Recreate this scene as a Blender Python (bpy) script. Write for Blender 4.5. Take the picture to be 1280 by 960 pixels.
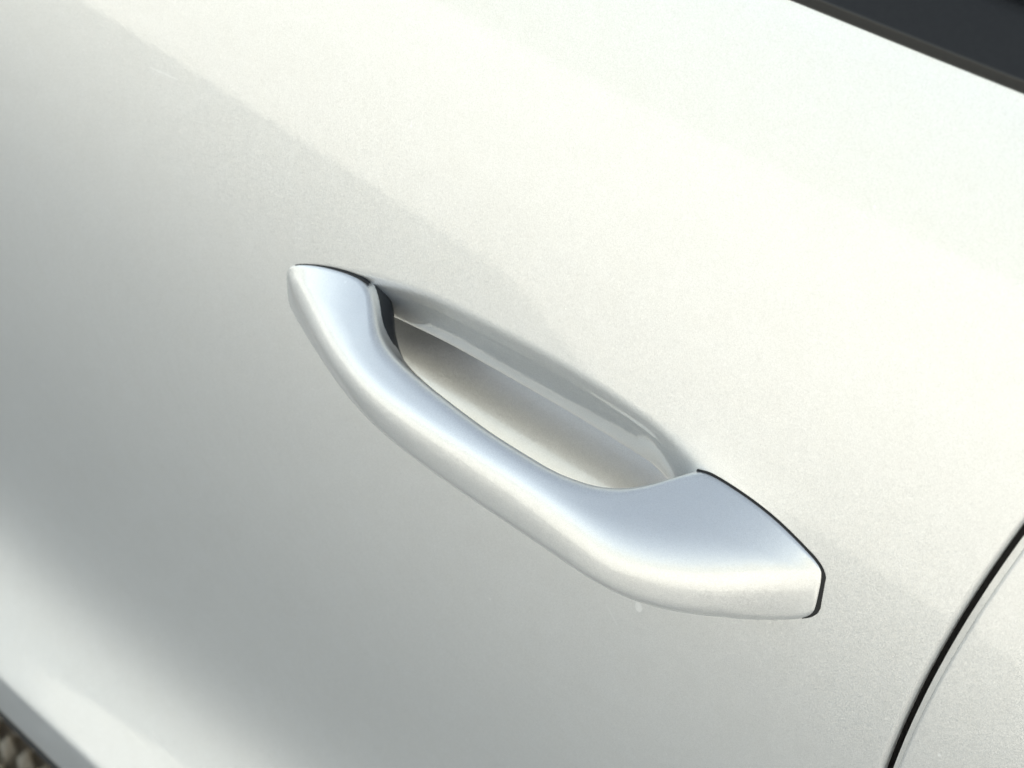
import bpy, math, random
import numpy as np
from mathutils import Vector, Matrix

for o in list(bpy.data.objects):
    bpy.data.objects.remove(o, do_unlink=True)
scene = bpy.context.scene
COL = scene.collection
random.seed(7)
R = math.radians

# ------------------------------------------------------------------ camera
ZC = 0.90
cam_d = bpy.data.cameras.new('camera')
cam_d.sensor_width = 36.0
cam_d.lens = 70.0
cam_d.clip_start = 0.01
cam_d.clip_end = 5000
cam = bpy.data.objects.new('camera', cam_d)
COL.objects.link(cam)
fw = Vector((-0.51803, 0.56404, -0.64304)).normalized()
rt = fw.cross(Vector((0, 0, 1))).normalized()
up = rt.cross(fw)
cam.matrix_world = Matrix(((rt.x, up.x, -fw.x, 0.28036),
                           (rt.y, up.y, -fw.y, -0.32224),
                           (rt.z, up.z, -fw.z, 1.28102),
                           (0, 0, 0, 1)))
cam_d.dof.use_dof = True
cam_d.dof.focus_distance = 0.545
cam_d.dof.aperture_fstop = 22.0
scene.camera = cam

# ------------------------------------------------------------------ world, sun
SUN_EL, SUN_AZ = 27.6, 45.0          # azimuth from +Y towards +X (behind the car)
world = bpy.data.worlds.new('World')
scene.world = world
world.use_nodes = True
wn = world.node_tree.nodes
wl = world.node_tree.links
bg = wn['Background']
sky = wn.new('ShaderNodeTexSky')
sky.sky_type = 'NISHITA'
sky.sun_disc = False
sky.sun_elevation = R(SUN_EL)
sky.sun_rotation = R(SUN_AZ)
sky.air_density = 1.0
sky.dust_density = 1.4
hs = wn.new('ShaderNodeHueSaturation')      # thin high haze takes some blue out of the whole sky
hs.inputs['Saturation'].default_value = 0.48
hs.inputs['Hue'].default_value = 0.485
wl.new(sky.outputs[0], hs.inputs['Color'])
wl.new(hs.outputs[0], bg.inputs[0])
bg.inputs[1].default_value = 0.061

sun_d = bpy.data.lights.new('sun', 'SUN')
sun_d.energy = 5.0
sun_d.angle = R(0.53)
sun_d.color = (1.0, 0.965, 0.91)
sun = bpy.data.objects.new('sun', sun_d)
COL.objects.link(sun)
sdir = Vector((math.sin(R(SUN_AZ)) * math.cos(R(SUN_EL)), math.cos(R(SUN_AZ)) * math.cos(R(SUN_EL)), math.sin(R(SUN_EL))))
sun.rotation_euler = (-sdir).to_track_quat('-Z', 'Y').to_euler()

vs = scene.view_settings
vs.view_transform = 'Standard'
vs.look = 'None'
vs.exposure = 2.43
vs.gamma = 1.0
vs.use_curve_mapping = False

# ------------------------------------------------------------------ materials
def new_mat(name):
    m = bpy.data.materials.new(name)
    m.use_nodes = True
    nt = m.node_tree
    return m, nt, nt.nodes, nt.links, nt.nodes['Principled BSDF']

def vmath(n, l, op, a, b=None, s=None):
    v = n.new('ShaderNodeVectorMath')
    v.operation = op
    for i, q in enumerate((a, b)):
        if q is None:
            continue
        if isinstance(q, tuple):
            v.inputs[i].default_value = q
        else:
            l.new(q, v.inputs[i])
    if s is not None:
        v.inputs[3].default_value = s
    return v.outputs[0]

def fmath(n, l, op, a, b=None, clamp=False):
    v = n.new('ShaderNodeMath')
    v.operation = op
    v.use_clamp = clamp
    for i, q in enumerate((a, b)):
        if q is None:
            continue
        if isinstance(q, (int, float)):
            v.inputs[i].default_value = q
        else:
            l.new(q, v.inputs[i])
    return v.outputs[0]

MARKS = [(0.0360, 0.8594, 0.0013, 0.0019, 0.0, 0.35), (-0.1742, 0.9479, 0.0075, 0.0004, 0.10, 0.35), (0.0264, 0.8495, 0.004, 0.0003, -0.9, 0.25)]
def paint_material(name, marks=True):
    m, nt, n, l, b = new_mat(name)
    geo = n.new('ShaderNodeNewGeometry')
    tc = n.new('ShaderNodeTexCoord')
    # metal flakes in the base coat: every cell leans its own way
    vo = n.new('ShaderNodeTexVoronoi')
    vo.inputs['Scale'].default_value = 4600.0
    l.new(tc.outputs['Object'], vo.inputs['Vector'])
    off = vmath(n, l, 'SUBTRACT', vo.outputs['Color'], (0.5, 0.5, 0.5))
    off = vmath(n, l, 'SCALE', off, None, 0.125)
    nn = vmath(n, l, 'NORMALIZE', vmath(n, l, 'ADD', geo.outputs['Normal'], off))
    l.new(nn, b.inputs['Normal'])
    # faint orange peel on the clear coat
    no = n.new('ShaderNodeTexNoise')
    no.inputs['Scale'].default_value = 260.0
    no.inputs['Detail'].default_value = 2.0
    l.new(tc.outputs['Object'], no.inputs['Vector'])
    # wash marks: fine hair scratches running along the door
    mp = n.new('ShaderNodeMapping')
    mp.inputs['Rotation'].default_value = (0, R(12), 0)
    mp.inputs['Scale'].default_value = (26, 26, 900)
    l.new(tc.outputs['Object'], mp.inputs['Vector'])
    sc = n.new('ShaderNodeTexNoise')
    sc.inputs['Scale'].default_value = 1.0
    sc.inputs['Detail'].default_value = 3.0
    l.new(mp.outputs[0], sc.inputs['Vector'])
    scr = n.new('ShaderNodeMapRange')
    scr.inputs['From Min'].default_value = 0.66
    scr.inputs['From Max'].default_value = 0.78
    l.new(sc.outputs['Fac'], scr.inputs['Value'])
    h = fmath(n, l, 'ADD', no.outputs['Fac'], fmath(n, l, 'MULTIPLY', scr.outputs[0], 0.35))
    bp = n.new('ShaderNodeBump')
    bp.inputs['Strength'].default_value = 0.03
    bp.inputs['Distance'].default_value = 0.0004
    l.new(h, bp.inputs['Height'])
    l.new(bp.outputs[0], b.inputs['Coat Normal'])
    # flake brightness and a thin film of dust
    fl = n.new('ShaderNodeMapRange')
    fl.inputs['To Min'].default_value = 0.85
    fl.inputs['To Max'].default_value = 1.04
    l.new(vo.outputs['Color'], fl.inputs['Value'])
    du = n.new('ShaderNodeTexNoise')
    du.inputs['Scale'].default_value = 90.0
    du.inputs['Detail'].default_value = 6.0
    du.inputs['Roughness'].default_value = 0.7
    l.new(tc.outputs['Object'], du.inputs['Vector'])
    dr = n.new('ShaderNodeMapRange')
    dr.inputs['From Min'].default_value = 0.35
    dr.inputs['From Max'].default_value = 0.75
    dr.inputs['To Min'].default_value = 0.02
    dr.inputs['To Max'].default_value = 0.13
    l.new(du.outputs['Fac'], dr.inputs['Value'])
    col = n.new('ShaderNodeMix')
    col.data_type = 'RGBA'
    col.blend_type = 'MULTIPLY'
    col.inputs[0].default_value = 1.0
    col.inputs[6].default_value = (0.80, 0.805, 0.795, 1)
    l.new(fl.outputs[0], col.inputs[7])
    dm = n.new('ShaderNodeMix')
    dm.data_type = 'RGBA'
    l.new(dr.outputs[0], dm.inputs[0])
    l.new(col.outputs[2], dm.inputs[6])
    dm.inputs[7].default_value = (0.62, 0.59, 0.52, 1)
    # sparse pale specks: dried dust and water spots
    sv = n.new('ShaderNodeTexVoronoi')
    sv.inputs['Scale'].default_value = 95.0
    l.new(tc.outputs['Object'], sv.inputs['Vector'])
    sx = n.new('ShaderNodeSeparateColor')
    l.new(sv.outputs['Color'], sx.inputs[0])
    pick = fmath(n, l, 'GREATER_THAN', sx.outputs[0], 0.72)
    rad = fmath(n, l, 'MULTIPLY', sx.outputs[1], 0.055)
    near = fmath(n, l, 'LESS_THAN', sv.outputs['Distance'], rad)
    speck = fmath(n, l, 'MULTIPLY', fmath(n, l, 'MULTIPLY', pick, near), 0.55)
    # one larger dried drop under the handle and a short scratch high on the door
    sp3 = n.new('ShaderNodeSeparateXYZ')
    l.new(tc.outputs['Object'], sp3.inputs[0])
    def blob(cx, cz, rx, rz, ang, amt):
        dx = fmath(n, l, 'SUBTRACT', sp3.outputs[0], cx)
        dz = fmath(n, l, 'SUBTRACT', sp3.outputs[2], cz)
        ca, sa = math.cos(ang), math.sin(ang)
        u = fmath(n, l, 'ADD', fmath(n, l, 'MULTIPLY', dx, ca / rx), fmath(n, l, 'MULTIPLY', dz, sa / rx))
        v = fmath(n, l, 'ADD', fmath(n, l, 'MULTIPLY', dx, -sa / rz), fmath(n, l, 'MULTIPLY', dz, ca / rz))
        q = fmath(n, l, 'ADD', fmath(n, l, 'MULTIPLY', u, u), fmath(n, l, 'MULTIPLY', v, v))
        return fmath(n, l, 'MULTIPLY', fmath(n, l, 'LESS_THAN', q, 1.0), amt)
    for args in MARKS:
        speck = fmath(n, l, 'MAXIMUM', speck, blob(*args))
    sm = n.new('ShaderNodeMix')
    sm.data_type = 'RGBA'
    l.new(speck, sm.inputs[0])
    l.new(dm.outputs[2], sm.inputs[6])
    sm.inputs[7].default_value = (0.93, 0.93, 0.91, 1)
    l.new(sm.outputs[2], b.inputs['Base Color'])
    met = fmath(n, l, 'SUBTRACT', 0.80, fmath(n, l, 'MULTIPLY', speck, 0.6))
    l.new(met, b.inputs['Metallic'])
    b.inputs['Metallic'].default_value = 0.64
    b.inputs['Roughness'].default_value = 0.44
    b.inputs['Coat Weight'].default_value = 1.0
    b.inputs['Coat Roughness'].default_value = 0.03
    b.inputs['Coat IOR'].default_value = 1.5
    return m

def plain(name, col, rough, metal=0.0, coat=0.0, nscale=300.0, amp=0.15, bump=0.1, bd=0.0003):
    m, nt, n, l, b = new_mat(name)
    tc = n.new('ShaderNodeTexCoord')
    no = n.new('ShaderNodeTexNoise')
    no.inputs['Scale'].default_value = nscale
    no.inputs['Detail'].default_value = 5
    l.new(tc.outputs['Object'], no.inputs['Vector'])
    mr = n.new('ShaderNodeMapRange')
    mr.inputs['To Min'].default_value = 1 - amp
    mr.inputs['To Max'].default_value = 1 + amp
    l.new(no.outputs['Fac'], mr.inputs['Value'])
    mx = n.new('ShaderNodeMix')
    mx.data_type = 'RGBA'
    mx.blend_type = 'MULTIPLY'
    mx.inputs[0].default_value = 1
    mx.inputs[6].default_value = (*col, 1)
    l.new(mr.outputs[0], mx.inputs[7])
    l.new(mx.outputs[2], b.inputs['Base Color'])
    b.inputs['Roughness'].default_value = rough
    b.inputs['Metallic'].default_value = metal
    b.inputs['Coat Weight'].default_value = coat
    if bump:
        bp = n.new('ShaderNodeBump')
        bp.inputs['Strength'].default_value = bump
        bp.inputs['Distance'].default_value = bd
        l.new(no.outputs['Fac'], bp.inputs['Height'])
        l.new(bp.outputs[0], b.inputs['Normal'])
    return m

M_PAINT = paint_material('silver_paint')
M_TRIM = plain('black_trim_plastic', (0.028, 0.027, 0.025), 0.36, nscale=700)
M_TRIM.node_tree.nodes['Principled BSDF'].inputs['Specular IOR Level'].default_value = 0.32
M_BACK = plain('dark_grey_grip_shell', (0.014, 0.016, 0.019), 0.35, nscale=600)
M_RUBBER = plain('black_rubber', (0.006, 0.006, 0.006), 0.7, nscale=500)
M_GLASS = plain('dark_window_glass', (0.012, 0.015, 0.015), 0.04, coat=0.5, bump=0)
M_DARK = plain('dark_underbody', (0.02, 0.02, 0.02), 0.8, nscale=40)
M_WHITE = plain('dried_water_mark', (0.72, 0.72, 0.70), 0.5, nscale=900)

def ground_material():
    m, nt, n, l, b = new_mat('pale_stone_paving')
    tc = n.new('ShaderNodeTexCoord')
    no = n.new('ShaderNodeTexNoise')
    no.inputs['Scale'].default_value = 1.3
    no.inputs['Detail'].default_value = 8
    l.new(tc.outputs['Object'], no.inputs['Vector'])
    vo = n.new('ShaderNodeTexVoronoi')
    vo.inputs['Scale'].default_value = 45
    l.new(tc.outputs['Object'], vo.inputs['Vector'])
    cr = n.new('ShaderNodeValToRGB')
    cr.color_ramp.elements[0].position = 0.3
    cr.color_ramp.elements[0].color = (0.386, 0.373, 0.334, 1)
    cr.color_ramp.elements[1].position = 0.75
    cr.color_ramp.elements[1].color = (0.502, 0.486, 0.436, 1)
    l.new(no.outputs['Fac'], cr.inputs[0])
    mx = n.new('ShaderNodeMix')
    mx.data_type = 'RGBA'
    mx.blend_type = 'MULTIPLY'
    mx.inputs[0].default_value = 0.25
    sc_ = n.new('ShaderNodeSeparateColor')
    l.new(vo.outputs['Color'], sc_.inputs[0])
    l.new(cr.outputs[0], mx.inputs[6])
    l.new(sc_.outputs[0], mx.inputs[7])
    l.new(mx.outputs[2], b.inputs['Base Color'])
    b.inputs['Roughness'].default_value = 0.85
    bp = n.new('ShaderNodeBump')
    bp.inputs['Strength'].default_value = 0.5
    bp.inputs['Distance'].default_value = 0.01
    l.new(vo.outputs['Distance'], bp.inputs['Height'])
    l.new(bp.outputs[0], b.inputs['Normal'])
    return m

M_GROUND = ground_material()
M_LAWN = plain('dry_mown_grass', (0.17, 0.168, 0.11), 0.9, nscale=3.0, amp=0.4, bump=0.5, bd=0.02)
M_STONE = plain('tan_setts', (0.52, 0.44, 0.32), 0.8, nscale=160, amp=0.3, bump=0.4)
M_JOINT = plain('dark_joint_earth', (0.24, 0.19, 0.13), 0.95, nscale=200, amp=0.4)

# ------------------------------------------------------------------ helpers
def link(o, parent=None):
    COL.objects.link(o)
    if parent is not None:
        o.parent = parent
    return o

def mesh_obj(name, verts, faces, mat, parent=None, smooth=True):
    me = bpy.data.meshes.new(name)
    me.from_pydata([tuple(map(float, v)) for v in verts], [], faces)
    me.validate()
    me.update()
    if smooth:
        me.polygons.foreach_set('use_smooth', [True] * len(me.polygons))
    me.materials.append(mat)
    return link(bpy.data.objects.new(name, me), parent)

def grid_obj(name, cols, mat, parent=None, flip=False, wrap=False):
    """cols: array [ncol][nrow][3]"""
    cols = np.asarray(cols, float)
    nc, nr = cols.shape[:2]
    fs = []
    for i in range(nc - 1):
        for j in range(nr if wrap else nr - 1):
            k = (j + 1) % nr
            q = (i * nr + j, (i + 1) * nr + j, (i + 1) * nr + k, i * nr + k)
            fs.append(q[::-1] if flip else q)
    return mesh_obj(name, cols.reshape(-1, 3), fs, mat, parent)

def empty(name, loc=(0, 0, 0)):
    e = bpy.data.objects.new(name, None)
    e.location = loc
    return link(e)

def pchip(xk, yk, x):
    xk = np.asarray(xk, float); yk = np.asarray(yk, float); x = np.asarray(x, float)
    h = np.diff(xk); d = np.diff(yk) / h
    mm = np.zeros(len(xk))
    for i in range(1, len(xk) - 1):
        if d[i - 1] * d[i] > 0:
            w1 = 2 * h[i] + h[i - 1]; w2 = h[i] + 2 * h[i - 1]
            mm[i] = (w1 + w2) / (w1 / d[i - 1] + w2 / d[i])
    mm[0], mm[-1] = d[0], d[-1]
    xc = np.clip(x, xk[0], xk[-1])
    i = np.clip(np.searchsorted(xk, xc, 'right') - 1, 0, len(h) - 1)
    t = (xc - xk[i]) / h[i]
    return ((1 + 2 * t) * (1 - t) ** 2 * yk[i] + t * (1 - t) ** 2 * h[i] * mm[i]
            + t * t * (3 - 2 * t) * yk[i + 1] + t * t * (t - 1) * h[i] * mm[i + 1])

def sstep(a, b, x):
    t = np.clip((np.asarray(x, float) - a) / (b - a), 0, 1)
    return t * t * (3 - 2 * t)

# ------------------------------------------------------------------ the side of the car: section through the door
Z_CREASE, Z_DOOR_BOTTOM, Z_BELT = 0.546, 0.5065, 1.0502
_zs = np.linspace(0.0, 1.4, 5601)
_up = [(0.546, 27), (0.583, 27), (0.637, 0), (0.665, -3.5), (0.73, -4.5), (0.80, -1.5), (0.86, 1), (0.90, 4.5),
       (0.96, 9), (1.02, 15), (1.1, 22), (1.4, 22)]
_tu = np.interp(_zs, [k[0] for k in _up], [k[1] for k in _up])
_kr = np.exp(-0.5 * (np.arange(-240, 241) / 70.0) ** 2)      # soften the curvature changes
_kr /= _kr.sum()
_tu = np.convolve(np.pad(_tu, 240, mode='edge'), _kr, 'valid')
_tl = np.interp(_zs, [0, 0.46, 0.546], [-12, -6, -4])
_e = 1 / (1 + np.exp(-(_zs - Z_CREASE) / 0.0007))
_tt = _tl * (1 - _e) + _tu * _e
_Y = np.cumsum(np.tan(np.radians(_tt))) * (_zs[1] - _zs[0])
_Y -= np.interp(ZC, _zs, _Y)

def rise(x):
    """the lower crease climbs slightly towards the rear"""
    return 0.055 * (np.clip(np.asarray(x, float), -1.2, 0.5) + 0.42)

def S(x, z):
    """Y of the undisturbed body side"""
    z = np.asarray(z, float)
    return np.interp(z - rise(x) * (1 - sstep(0.64, 0.82, z)), _zs, _Y) + np.asarray(x) ** 2 / 10.0

def x_gap(z):
    z = np.maximum(np.asarray(z, float), 0.80)
    return 0.1254 + 0.19 * (z - 0.9) + 0.9 * (z - 0.9) ** 2

# recess behind the handle ------------------------------------------------
def bez(p0, p1, p2, p3, n):
    t = np.linspace(0, 1, n + 1)[1:, None]
    p0, p1, p2, p3 = map(np.array, (p0, p1, p2, p3))
    return (1 - t) ** 3 * p0 + 3 * t * (1 - t) ** 2 * p1 + 3 * t * t * (1 - t) * p2 + t ** 3 * p3

# lip: a tight bend, a pressed line, then a broad face leaning in, a hard edge and the cup
ls = np.linspace(0, 26, 79)
la = np.radians(np.interp(ls, [0, 4, 7, 9, 10, 11, 13, 24, 26], [0, 17, 23.5, 23, 15.5, 20.5, 20.5, 20.5, 23]))
arc1 = np.stack([-np.cumsum(np.sin(la)), -np.cumsum(np.cos(la))], 1) * (ls[1] - ls[0])
arc1 -= arc1[0]
arc1 = arc1[::2]
c2 = arc1[-1] - 1.8 * np.array([math.cos(R(24)), -math.sin(R(24))])
ph = np.radians(np.linspace(24, 112, 13)[1:])
arc2 = np.stack([c2[0] + 1.8 * np.cos(ph), c2[1] - 1.8 * np.sin(ph)], 1)
pe = arc2[-1]
RSEC = np.concatenate([arc1, arc2,
                       bez(pe, pe + np.array([-4.0, 1.6]), (-21.0, -26), (-19.2, -31.0), 14),
                       bez((-19.2, -31.0), (-16.6, -35.6), (-14.0, -40.3), (-11.9, -44.3), 16),
                       bez((-11.9, -44.3), (-10.2, -47.5), (-8.9, -50.2), (-8.2, -54.0), 18),
                       bez((-8.2, -54.0), (-6.4, -62.5), (0, -61), (0, -67), 16)])
RH = 67.0
zst_k = [(-0.16, .902), (-0.116, .903), (-0.106, .9105), (-0.096, .9152), (-0.085, .9190), (-0.073, .9230), (-0.043, .9285), (0, .9305), (0.029, .9285), (0.05, .9232), (0.058, .9205), (0.08, .918), (0.14, .914)]
zlo_k = [(-0.16, .893), (-0.116, .893), (-0.106, .890), (-0.095, .884), (-0.08, .871), (-0.05, .866), (0, .8635), (0.03, .8655), (0.05, .876), (0.08, .886), (0.14, .888)]
z_start = lambda x: pchip(*zip(*zst_k), x)
z_low = lambda x: pchip(*zip(*zlo_k), x)
r_w = lambda x: sstep(-0.112, -0.086, x) * (1 - sstep(0.026, 0.060, x))

def door_columns(xs):
    cols = []
    st = np.linspace(0, 1, 61)[:-1]
    for x in xs:
        a, b_ = float(z_start(x)), float(z_low(x))
        w = float(r_w(x))
        rs = float(rise(x))
        k = (a - b_) / RH
        top = Z_BELT + (a - Z_BELT) * (1 - (1 - st) ** 1.5)
        zz = [*top]
        oo = [0.0] * len(top)
        uni = -RH * np.linspace(0, 1, len(RSEC))
        wz = float(sstep(0.0, 0.6, w))
        zz += list(a + (RSEC[:, 1] * wz + uni * (1 - wz)) * k)
        oo += list(RSEC[:, 0] * 0.001 * w * (0.4 + 0.6 * k / 0.001))
        low = b_ + ((Z_CREASE + 0.011 + rs) - b_) * np.linspace(0, 1, 71)[1:]
        zz += [*low] + [*np.linspace(Z_CREASE + 0.011 + rs, Z_CREASE - 0.007 + rs, 37)[1:]] + [*np.linspace(Z_CREASE - 0.007 + rs, Z_DOOR_BOTTOM + rs, 11)[1:]]
        oo += [0.0] * (70 + 36 + 10)
        zz = np.array(zz); oo = np.array(oo)
        s = sstep(0.062, 0.1254, x)
        xx = x + (x_gap(zz) - 0.1254) * s
        cols.append(np.stack([xx, S(xx, zz) - oo, zz], 1))
    cols = np.array(cols)
    # bottom hem, tucked inwards
    ext = []
    for ang in (30, 60, 90):
        q = cols[:, -1].copy()
        q[:, 1] += 0.0025 * (1 - math.cos(R(ang))); q[:, 2] -= 0.0025 * math.sin(R(ang)); ext.append(q)
    q = ext[-1].copy(); q[:, 1] += 0.03; ext.append(q)
    tp = []
    for ang in (90, 60, 30):
        q = cols[:, 0].copy()
        q[:, 1] += 0.002 * (1 - math.cos(R(ang))); q[:, 2] += 0.002 * math.sin(R(ang)); tp.append(q)
    q = tp[0].copy(); q[:, 1] += 0.012; tp.insert(0, q)
    return np.concatenate([np.stack(tp, 1), cols, np.stack(ext, 1)], 1)

def hem(cols, sign, r, depth, n=6):
    """add rounded return columns at the end (sign +1: last column turns towards +x and inwards)"""
    base = cols[-1] if sign > 0 else cols[0]
    out = []
    for i in range(1, n + 1):
        a = R(90 * i / n)
        q = base.copy(); q[:, 0] += sign * r * math.sin(a); q[:, 1] += r * (1 - math.cos(a)); out.append(q)
    q = out[-1].copy(); q[:, 1] += depth; out.append(q)
    out = np.array(out)
    return np.concatenate([cols, out]) if sign > 0 else np.concatenate([out[::-1], cols])

# ------------------------------------------------------------------ ground
gs = 900.0
ground = mesh_obj('ground', [(-gs, -gs, 0), (gs, -gs, 0), (gs, gs, 0), (-gs, gs, 0)], [(0, 1, 2, 3)], M_GROUND, smooth=False)
ground['kind'] = 'structure'

# mown grass beyond the paved strip, mirrored in the upper door
lawn = mesh_obj('lawn', [(-gs, -gs, 0.004), (gs, -gs, 0.004), (gs, -5.6, 0.004), (-gs, -5.6, 0.004)], [(0, 1, 2, 3)], M_LAWN, smooth=False)
lawn['kind'] = 'structure'

# small wedge-topped setts beside the sill
bed = mesh_obj('joint_bed', [(-2.4, -0.06, 0.004), (0.8, -0.06, 0.004), (0.8, 0.46, 0.004), (-2.4, 0.46, 0.004)], [(0, 1, 2, 3)], M_JOINT, ground, smooth=False)
def sett_mesh(seed):
    rr = random.Random(seed)
    j = lambda a: rr.uniform(-a, a)
    L, W, H = 0.0150, 0.0085, 0.0105
    base = [(-L, -W * .2 + j(.001), 0), (-L * .1, -W, 0), (L, -W * .1 + j(.001), 0), (L * .3, W, 0)]
    mid = [(x * .93, y * .93, H * .55) for x, y, z in base]
    top = [(x * .55 + j(.0008), y * .5 + j(.0006), H + j(.0015)) for x, y, z in base]
    v = base + mid + top
    f = []
    for k in range(4):
        n_ = (k + 1) % 4
        f += [(k, n_, 4 + n_, 4 + k), (4 + k, 4 + n_, 8 + n_, 8 + k)]
    f.append((8, 9, 10, 11))
    me = bpy.data.meshes.new('sett')
    me.from_pydata(v, [], f)
    me.materials.append(M_STONE)
    return me
setts = [sett_mesh(s) for s in range(6)]
spots = []
sang = R(128)
for a in range(-110, 110):
    for b_ in range(-150, 150):
        u, v = a * 0.0285 + (b_ % 2) * 0.014, b_ * 0.0185
        X = -0.735 + u * math.cos(sang) - v * math.sin(sang)
        Y_ = 0.175 + u * math.sin(sang) + v * math.cos(sang)
        if -2.38 < X < 0.78 and -0.045 < Y_ < 0.445:
            spots.append(((X + 0.735) ** 2 + (Y_ - 0.175) ** 2, X, Y_))
spots.sort()
far_v, far_f = [], []
for i, (d2, X, Y_) in enumerate(spots):
    me = random.choice(setts)
    rz = sang + random.uniform(-.08, .08)
    if i < 300:                      # the nearest ones to the corner in view, one by one
        o = bpy.data.objects.new('sett', me)
        o.location = (X, Y_, 0.004)
        o.rotation_euler = (random.uniform(-.05, .05), random.uniform(-.05, .05), rz)
        link(o, ground)
    else:
        k0, c_, s_ = len(far_v), math.cos(rz), math.sin(rz)
        far_v += [(X + p.co.x * c_ - p.co.y * s_, Y_ + p.co.x * s_ + p.co.y * c_, 0.004 + p.co.z) for p in me.vertices]
        far_f += [tuple(k0 + q for q in p.vertices) for p in me.polygons]
rest = mesh_obj('sett_paving', far_v, far_f, M_STONE, ground, smooth=False)
rest['kind'] = 'stuff'

# ------------------------------------------------------------------ the car
car = empty('car', (0, 0, 0))
car['label'] = 'silver metallic car seen close at its door with a strap handle'
car['category'] = 'car'

xs = np.concatenate([np.linspace(-0.95, -0.2, 40)[:-1], np.linspace(-0.2, -0.095, 36)[:-1],
                     np.linspace(-0.095, 0.064, 190)[:-1], np.linspace(0.064, 0.1254, 40)])
dc = door_columns(xs)
dc = hem(dc, 1, 0.0018, 0.0022)
dc = hem(dc, -1, 0.0016, 0.016)
door = grid_obj('door', dc, M_PAINT, car, flip=True)

def side_panel(name, x0, x1, n, follow=None, z_top=Z_BELT, r0=0.0016, r1=0.0016):
    cols = []
    for t in np.linspace(0, 1, n):
        rs = float(rise((x0 if not follow else 0.12) + (x1 - (x0 if not follow else 0.12)) * (t ** 1.6 if follow else t)))
        z1 = np.concatenate([np.linspace(z_top, (Z_CREASE + 0.011 + rs), 120)[:-1], np.linspace((Z_CREASE + 0.011 + rs), Z_CREASE - 0.007 + rs, 31)[:-1], np.linspace(Z_CREASE - 0.007 + rs, Z_DOOR_BOTTOM + rs, 10)])
        if follow:
            xa = x_gap(z1) + follow
            xx = xa + (x1 - xa) * t ** 1.6
        else:
            xx = np.full_like(z1, x0 + (x1 - x0) * t)
        cols.append(np.stack([xx, S(xx, z1), z1], 1))
    cols = np.array(cols)
    q = cols[:, :1].copy(); q[:, :, 1] += 0.012; q[:, :, 2] += 0.002
    e = cols[:, -1:].copy(); e[:, :, 1] += 0.03; e[:, :, 2] -= 0.002
    cols = np.concatenate([q, cols, e], 1)
    cols = hem(cols, 1, r1, 0.02)
    cols = hem(cols, -1, r0, 0.02, 8)
    return grid_obj(name, cols, M_PAINT, car, flip=True)

quarter = side_panel('rear_quarter_panel', 0, 1.75, 60, follow=0.0068, r0=0.0012)
jz = np.linspace(Z_BELT - 0.004, Z_DOOR_BOTTOM + 0.004, 120)
jc = [np.stack([x_gap(jz) + 0.0034 + 0.007 * t, S(x_gap(jz), jz) + 0.0040 - 0.0010 * t, jz], 1) for t in np.linspace(0, 1, 6)]
grid_obj('door_jamb', jc, M_PAINT, car, flip=True)
front = side_panel('front_side_panel', -2.3, -0.957, 24)

# seal strip along the window: bead, sloping face, rubber lip
def extrude_profile(name, prof, x0, x1, n, mat, parent, zref=Z_BELT):
    cols = []
    for x in np.linspace(x0, x1, n):
        y0 = float(S(x, zref))
        cols.append([(x, y0 - o_, z_) for o_, z_ in prof])
    return grid_obj(name, cols, mat, parent, flip=True)
zb = Z_BELT
arcp = [(0.0002 + 0.0009 * math.cos(R(a)), zb + 0.0022 + 0.0009 * math.sin(R(a))) for a in range(-10, 66, 6)]
prof = [(-0.014, zb - 0.004), (-0.0006, zb - 0.0012), (0.0006, zb - 0.0009), (0.00085, zb)] + arcp + [(-0.0015, zb + 0.0042), (-0.0098, zb + 0.0092), (-0.0135, zb + 0.0105), (-0.0172, zb + 0.0104), (-0.0180, zb + 0.002)]
seal = extrude_profile('window_seal', prof[::-1], -2.0, 0.62, 60, M_TRIM, door)
lip = [(-0.0185, zb + 0.002), (-0.0190, zb + 0.0085), (-0.0202, zb + 0.0105), (-0.0214, zb + 0.0088), (-0.0222, zb + 0.0105), (-0.0236, zb + 0.0118), (-0.0248, zb + 0.0100), (-0.0256, zb + 0.0120), (-0.0275, zb + 0.0128), (-0.0290, zb + 0.006)]
wl_ = extrude_profile('window_lip', lip[::-1], -2.0, 0.62, 60, M_RUBBER, door)

def slab(name, pts, thick, mat, parent, x0, x1, n=30):
    """sheet following a (depth-in, z) line, with thickness"""
    pts = np.array(pts)
    d = np.gradient(pts, axis=0)
    d /= np.linalg.norm(d, axis=1)[:, None]
    nrm = np.stack([d[:, 1], -d[:, 0]], 1)
    loop = np.concatenate([pts, (pts + nrm * thick)[::-1]])
    cols = []
    for x in np.linspace(x0, x1, n):
        y0 = x * x / 10.0
        cols.append([(x, y0 + p, z) for p, z in loop])
    return grid_obj(name, cols, mat, parent, wrap=True)
yb = float(S(0, zb))
glass = slab('window_glass', [(yb + 0.031 + 0.30 * (z - zb) + 0.22 * (z - zb) ** 2, z) for z in np.linspace(zb - 0.04, 1.40, 14)], 0.004, M_GLASS, car, -1.9, 0.60)
roof = slab('roof', [(yb + 0.031 + 0.155, 1.392), (yb + 0.205, 1.418), (yb + 0.28, 1.445), (yb + 0.45, 1.468), (yb + 0.80, 1.478), (yb + 1.15, 1.468), (yb + 1.32, 1.445), (yb + 1.42, 1.41)], 0.03, M_PAINT, car, -1.7, 0.55)
def box_part(name, x0, x1, y0, y1, z0, z1, mat, parent=None):
    v = [(x, y, z) for x in (x0, x1) for y in (y0, y1) for z in (z0, z1)]
    f = [(0, 1, 3, 2), (4, 6, 7, 5), (0, 4, 5, 1), (2, 3, 7, 6), (0, 2, 6, 4), (1, 5, 7, 3)]
    return mesh_obj(name, v, f, mat, parent, smooth=False)
box_part('cabin_tub', -2.25, 1.71, 0.205, 1.62, 0.20, 1.035, M_DARK, car)
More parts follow.
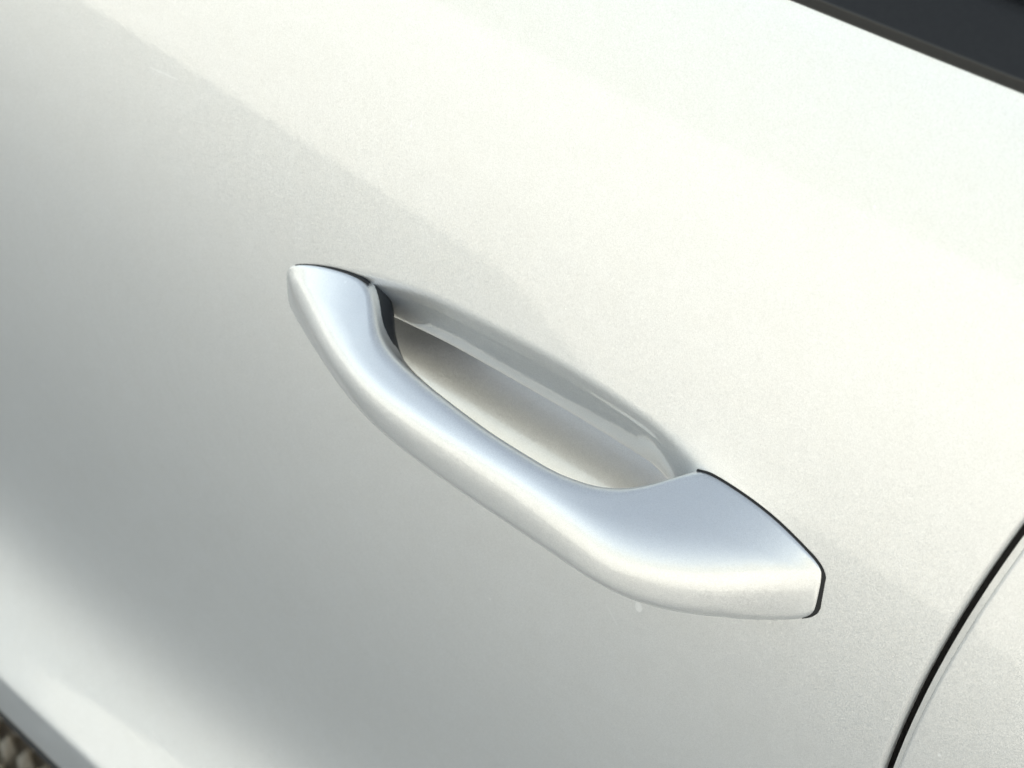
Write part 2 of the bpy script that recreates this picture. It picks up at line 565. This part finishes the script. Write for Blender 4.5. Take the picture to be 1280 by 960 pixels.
box_part('bonnet_block', -3.0, -2.31, 0.05, 1.60, 0.30, 0.92, M_PAINT, car)
# sill under the door, set back
sp = [(0.006, 0.001), (0.006, -0.024), (0.010, -0.034), (0.024, -0.048), (0.06, -0.066), (0.16, -0.070)]
sl = []
for x in np.linspace(-2.2, 0.6, 40):
    sl.append([(x, float(S(x, Z_DOOR_BOTTOM + rise(x))) + p, Z_DOOR_BOTTOM + float(rise(x)) + z) for p, z in sp])
sill = grid_obj('sill_trim', sl, M_DARK, car, flip=True)

# ------------------------------------------------------------------ the handle
H_ = [  # x mm, z_top, o_top, o_ridge, z_ridge, o_bot, z_bot, o_back, free
    (-115.2, 900.6, -2.5, -2.5, 899.5, -2.5, 896.0, -6, 0),
    (-113.8, 903.7, -0.2, 0.2, 901.0, -0.2, 892.6, -6, 0),
    (-112.0, 906.0, 0.5, 1.2, 901.8, 0.9, 891.0, -6, 0),
    (-108.0, 909.0, 0.6, 3.1, 902.4, 2.8, 889.7, -6, 0),
    (-100.0, 912.6, 0.6, 6.9, 903.0, 6.0, 889.0, -6, 0),
    (-90.0, 915.6, 0.6, 11.6, 903.6, 10.2, 888.5, -6, 0),
    (-80.0, 917.6, 0.6, 16.2, 904.2, 13.8, 888.3, -6, 0),
    (-76.0, 917.7, 0.8, 17.9, 904.5, 15.2, 888.3, -6, 0.0),
    (-70.0, 915.4, 5.2, 20.3, 904.9, 17.2, 888.3, -4, 0.35),
    (-64.0, 914.0, 9.8, 22.4, 905.3, 18.9, 888.3, 0.5, 0.7),
    (-58.0, 913.7, 12.6, 24.1, 905.7, 20.5, 888.3, 3.5, 1),
    (-46.0, 913.8, 16.2, 26.2, 906.2, 22.8, 888.3, 7, 1),
    (-25.0, 914.0, 19.2, 27.5, 907.0, 24.8, 888.3, 10, 1),
    (-5.0, 914.0, 21.2, 27.8, 907.0, 25.6, 888.3, 11, 1),
    (13.0, 914.0, 21.3, 27.8, 907.0, 26.0, 888.3, 11, 1),
    (27.0, 914.2, 18.8, 27.6, 907.0, 26.4, 888.0, 9, 1),
    (37.0, 915.0, 14.0, 27.3, 907.0, 26.4, 887.6, 3.5, 1),
    (43.0, 916.6, 9.0, 26.6, 907.0, 25.2, 886.8, -1, 0.6),
    (47.0, 918.4, 4.8, 25.9, 906.9, 24.2, 886.4, -4, 0.3),
    (50.5, 920.9, 0.6, 24.9, 906.8, 23.0, 886.0, -6, 0),
    (60.0, 920.6, 0.6, 20.9, 906.6, 18.8, 885.6, -6, 0),
    (73.6, 918.9, 0.6, 12.9, 906.4, 10.2, 885.9, -6, 0),
    (84.5, 915.2, 0.6, 5.0, 906.3, 2.4, 888.2, -6, 0),
    (90.6, 912.4, 0.5, 1.6, 906.2, 0.8, 892.6, -6, 0),
    (92.4, 910.7, 0.3, 0.9, 905.5, 0.4, 895.0, -6, 0),
    (93.3, 909.0, -0.8, -0.5, 904.5, -0.8, 897.0, -6, 0),
    (93.7, 907.0, -3.0, -3.0, 904.0, -3.0, 899.5, -6, 0),
]
HK = np.array(H_)
hx = np.concatenate([np.linspace(-115.2, -108, 22)[:-1], np.linspace(-108, 84.5, 130)[:-1], np.linspace(84.5, 93.7, 30)])
_xd = np.linspace(HK[0, 0], HK[-1, 0], 1201)
_sg = 4.2 * sstep(0, 14, _xd - HK[0, 0]) * sstep(0, 12, HK[-1, 0] - _xd) + 0.15      # even the curves out along the bar
def hval(c, x):
    y = pchip(HK[:, 0], HK[:, c], _xd)
    out = []
    for xi in np.atleast_1d(x):
        w_ = np.exp(-0.5 * ((_xd - xi) / np.interp(xi, _xd, _sg)) ** 2)
        out.append((w_ * y).sum() / w_.sum())
    return np.array(out)
HV = np.stack([hval(c, hx) if c != 7 else pchip(HK[:, 0], HK[:, c], hx) for c in range(1, 9)], 1)

def rounded(poly, radii, m=9):
    poly = np.array(poly, float)
    n = len(poly)
    out = []
    for i in range(n):
        p, a, b_ = poly[i], poly[i - 1], poly[(i + 1) % n]
        da, db = a - p, b_ - p
        la, lb = np.linalg.norm(da) + 1e-9, np.linalg.norm(db) + 1e-9
        ta, tb = min(radii[i][0], 0.47 * la), min(radii[i][1], 0.47 * lb)
        s, e = p + da / la * ta, p + db / lb * tb
        for t in np.linspace(0, 1, m):
            out.append((1 - t) ** 2 * s + 2 * t * (1 - t) * p + t * t * e)
    return np.array(out)

hcols = []
for x, (zt, ot, orr, zr, ob, zbt, ok, fr) in zip(hx, HV):
    poly = [(ot, zt), (orr, zr), (ob, zbt), (ok, zbt + 3.0 * fr), (ok, zt - 11.0 * fr)]
    rt_ = 0.9 + 3.6 * fr
    rb_ = 1.2 + 4.5 * max(fr, min(1, ob / 12.0))
    sec = rounded(poly, [(rt_, rt_), (11.0, 11.0), (rb_ + 1.5, rb_), (3, 3), (3, 3)])
    X = x * 0.001
    hcols.append([(X, float(S(X, z * 0.001)) - o_ * 0.001, z * 0.001) for o_, z in sec])
hv = np.array(hcols)
handle = grid_obj('door_handle', hv, M_PAINT, car, flip=True, wrap=True)
handle['label'] = 'silver strap door handle, its top mirroring blue sky'

# the inner shell of the grip is a separate dark piece, set 0.4 mm proud of the back
bcols = []
for x, (zt, ot, orr, zr, ob, zbt, ok, fr) in zip(hx, HV):
    if not -78.0 < x < 50.0:
        continue
    zk = zt - 11.0 * fr
    X = x * 0.001
    mid_ = float(sstep(-63, -48, x))
    a_, b_ = (ok, zbt + 3.0 * fr), (ok, zk - 2.2 * mid_)
    tk = 0.62 - 0.60 * float(sstep(-68, -50, x))
    tpt = (ok + tk * (ot - ok) + 1.5 * mid_, zk + tk * (zt - zk) - 1.6 * mid_)
    bpt = (ok + 0.55 * (ob - ok), zbt + 3.0 * fr - 3.0 * fr * 0.55)
    sec = rounded([bpt, a_, b_, tpt, ((bpt[0] + tpt[0]) / 2 + 2, (bpt[1] + tpt[1]) / 2)], [(0.4, 0.4), (2.2, 2.2), (2.2, 2.2), (0.4, 0.4), (1, 1)], 6)
    cx = sec.mean(0)
    sec = cx + (sec - cx) * 1.0 + np.array([-0.45 + 0.2 * mid_, 0.0])
    bcols.append([(X, float(S(X, z * 0.001)) - o_ * 0.001, z * 0.001) for o_, z in sec])
grid_obj('grip_backing', bcols, M_BACK, handle, wrap=True)

# black rubber gaskets round the two feet of the handle
def gasket(path, widths):
    path = np.array(path)
    tg = np.gradient(path, axis=0)
    tg /= np.linalg.norm(tg, axis=1)[:, None]
    nm = np.stack([-tg[:, 1], tg[:, 0]], 1)
    cols = []
    for p, nn, w in zip(path, nm, widths):
        row = []
        for off, h in ((-2.2, -0.6), (-2.0, 0.25), (w * 0.3, 0.30), (w * 0.8, 0.2), (w, -0.5)):
            q = p + nn * off
            X, Z = q[0] * 0.001, q[1] * 0.001
            row.append((X, float(S(X, Z)) - h * 0.001, Z))
        cols.append(row)
    return grid_obj('gasket', cols, M_RUBBER, handle)
def zt_at(x): return hval(1, x)
def zb_at(x): return hval(6, x)
fx = np.linspace(-109.5, -76, 40)
gasket(np.stack([fx, zt_at(fx)], 1), 0.12 + 0.75 * sstep(-109, -78, fx))
rx = np.concatenate([np.linspace(50, 90, 50), np.linspace(90.3, 93.3, 16)])
rp = np.concatenate([np.stack([rx, zt_at(rx)], 1), np.stack([np.linspace(93.5, 89.5, 14), zb_at(np.linspace(93.5, 89.5, 14))], 1)])
gw = np.concatenate([0.05 + 0.68 * sstep(49.5, 55, rx), np.linspace(0.72, 0.0, 14)])
gasket(rp, gw)
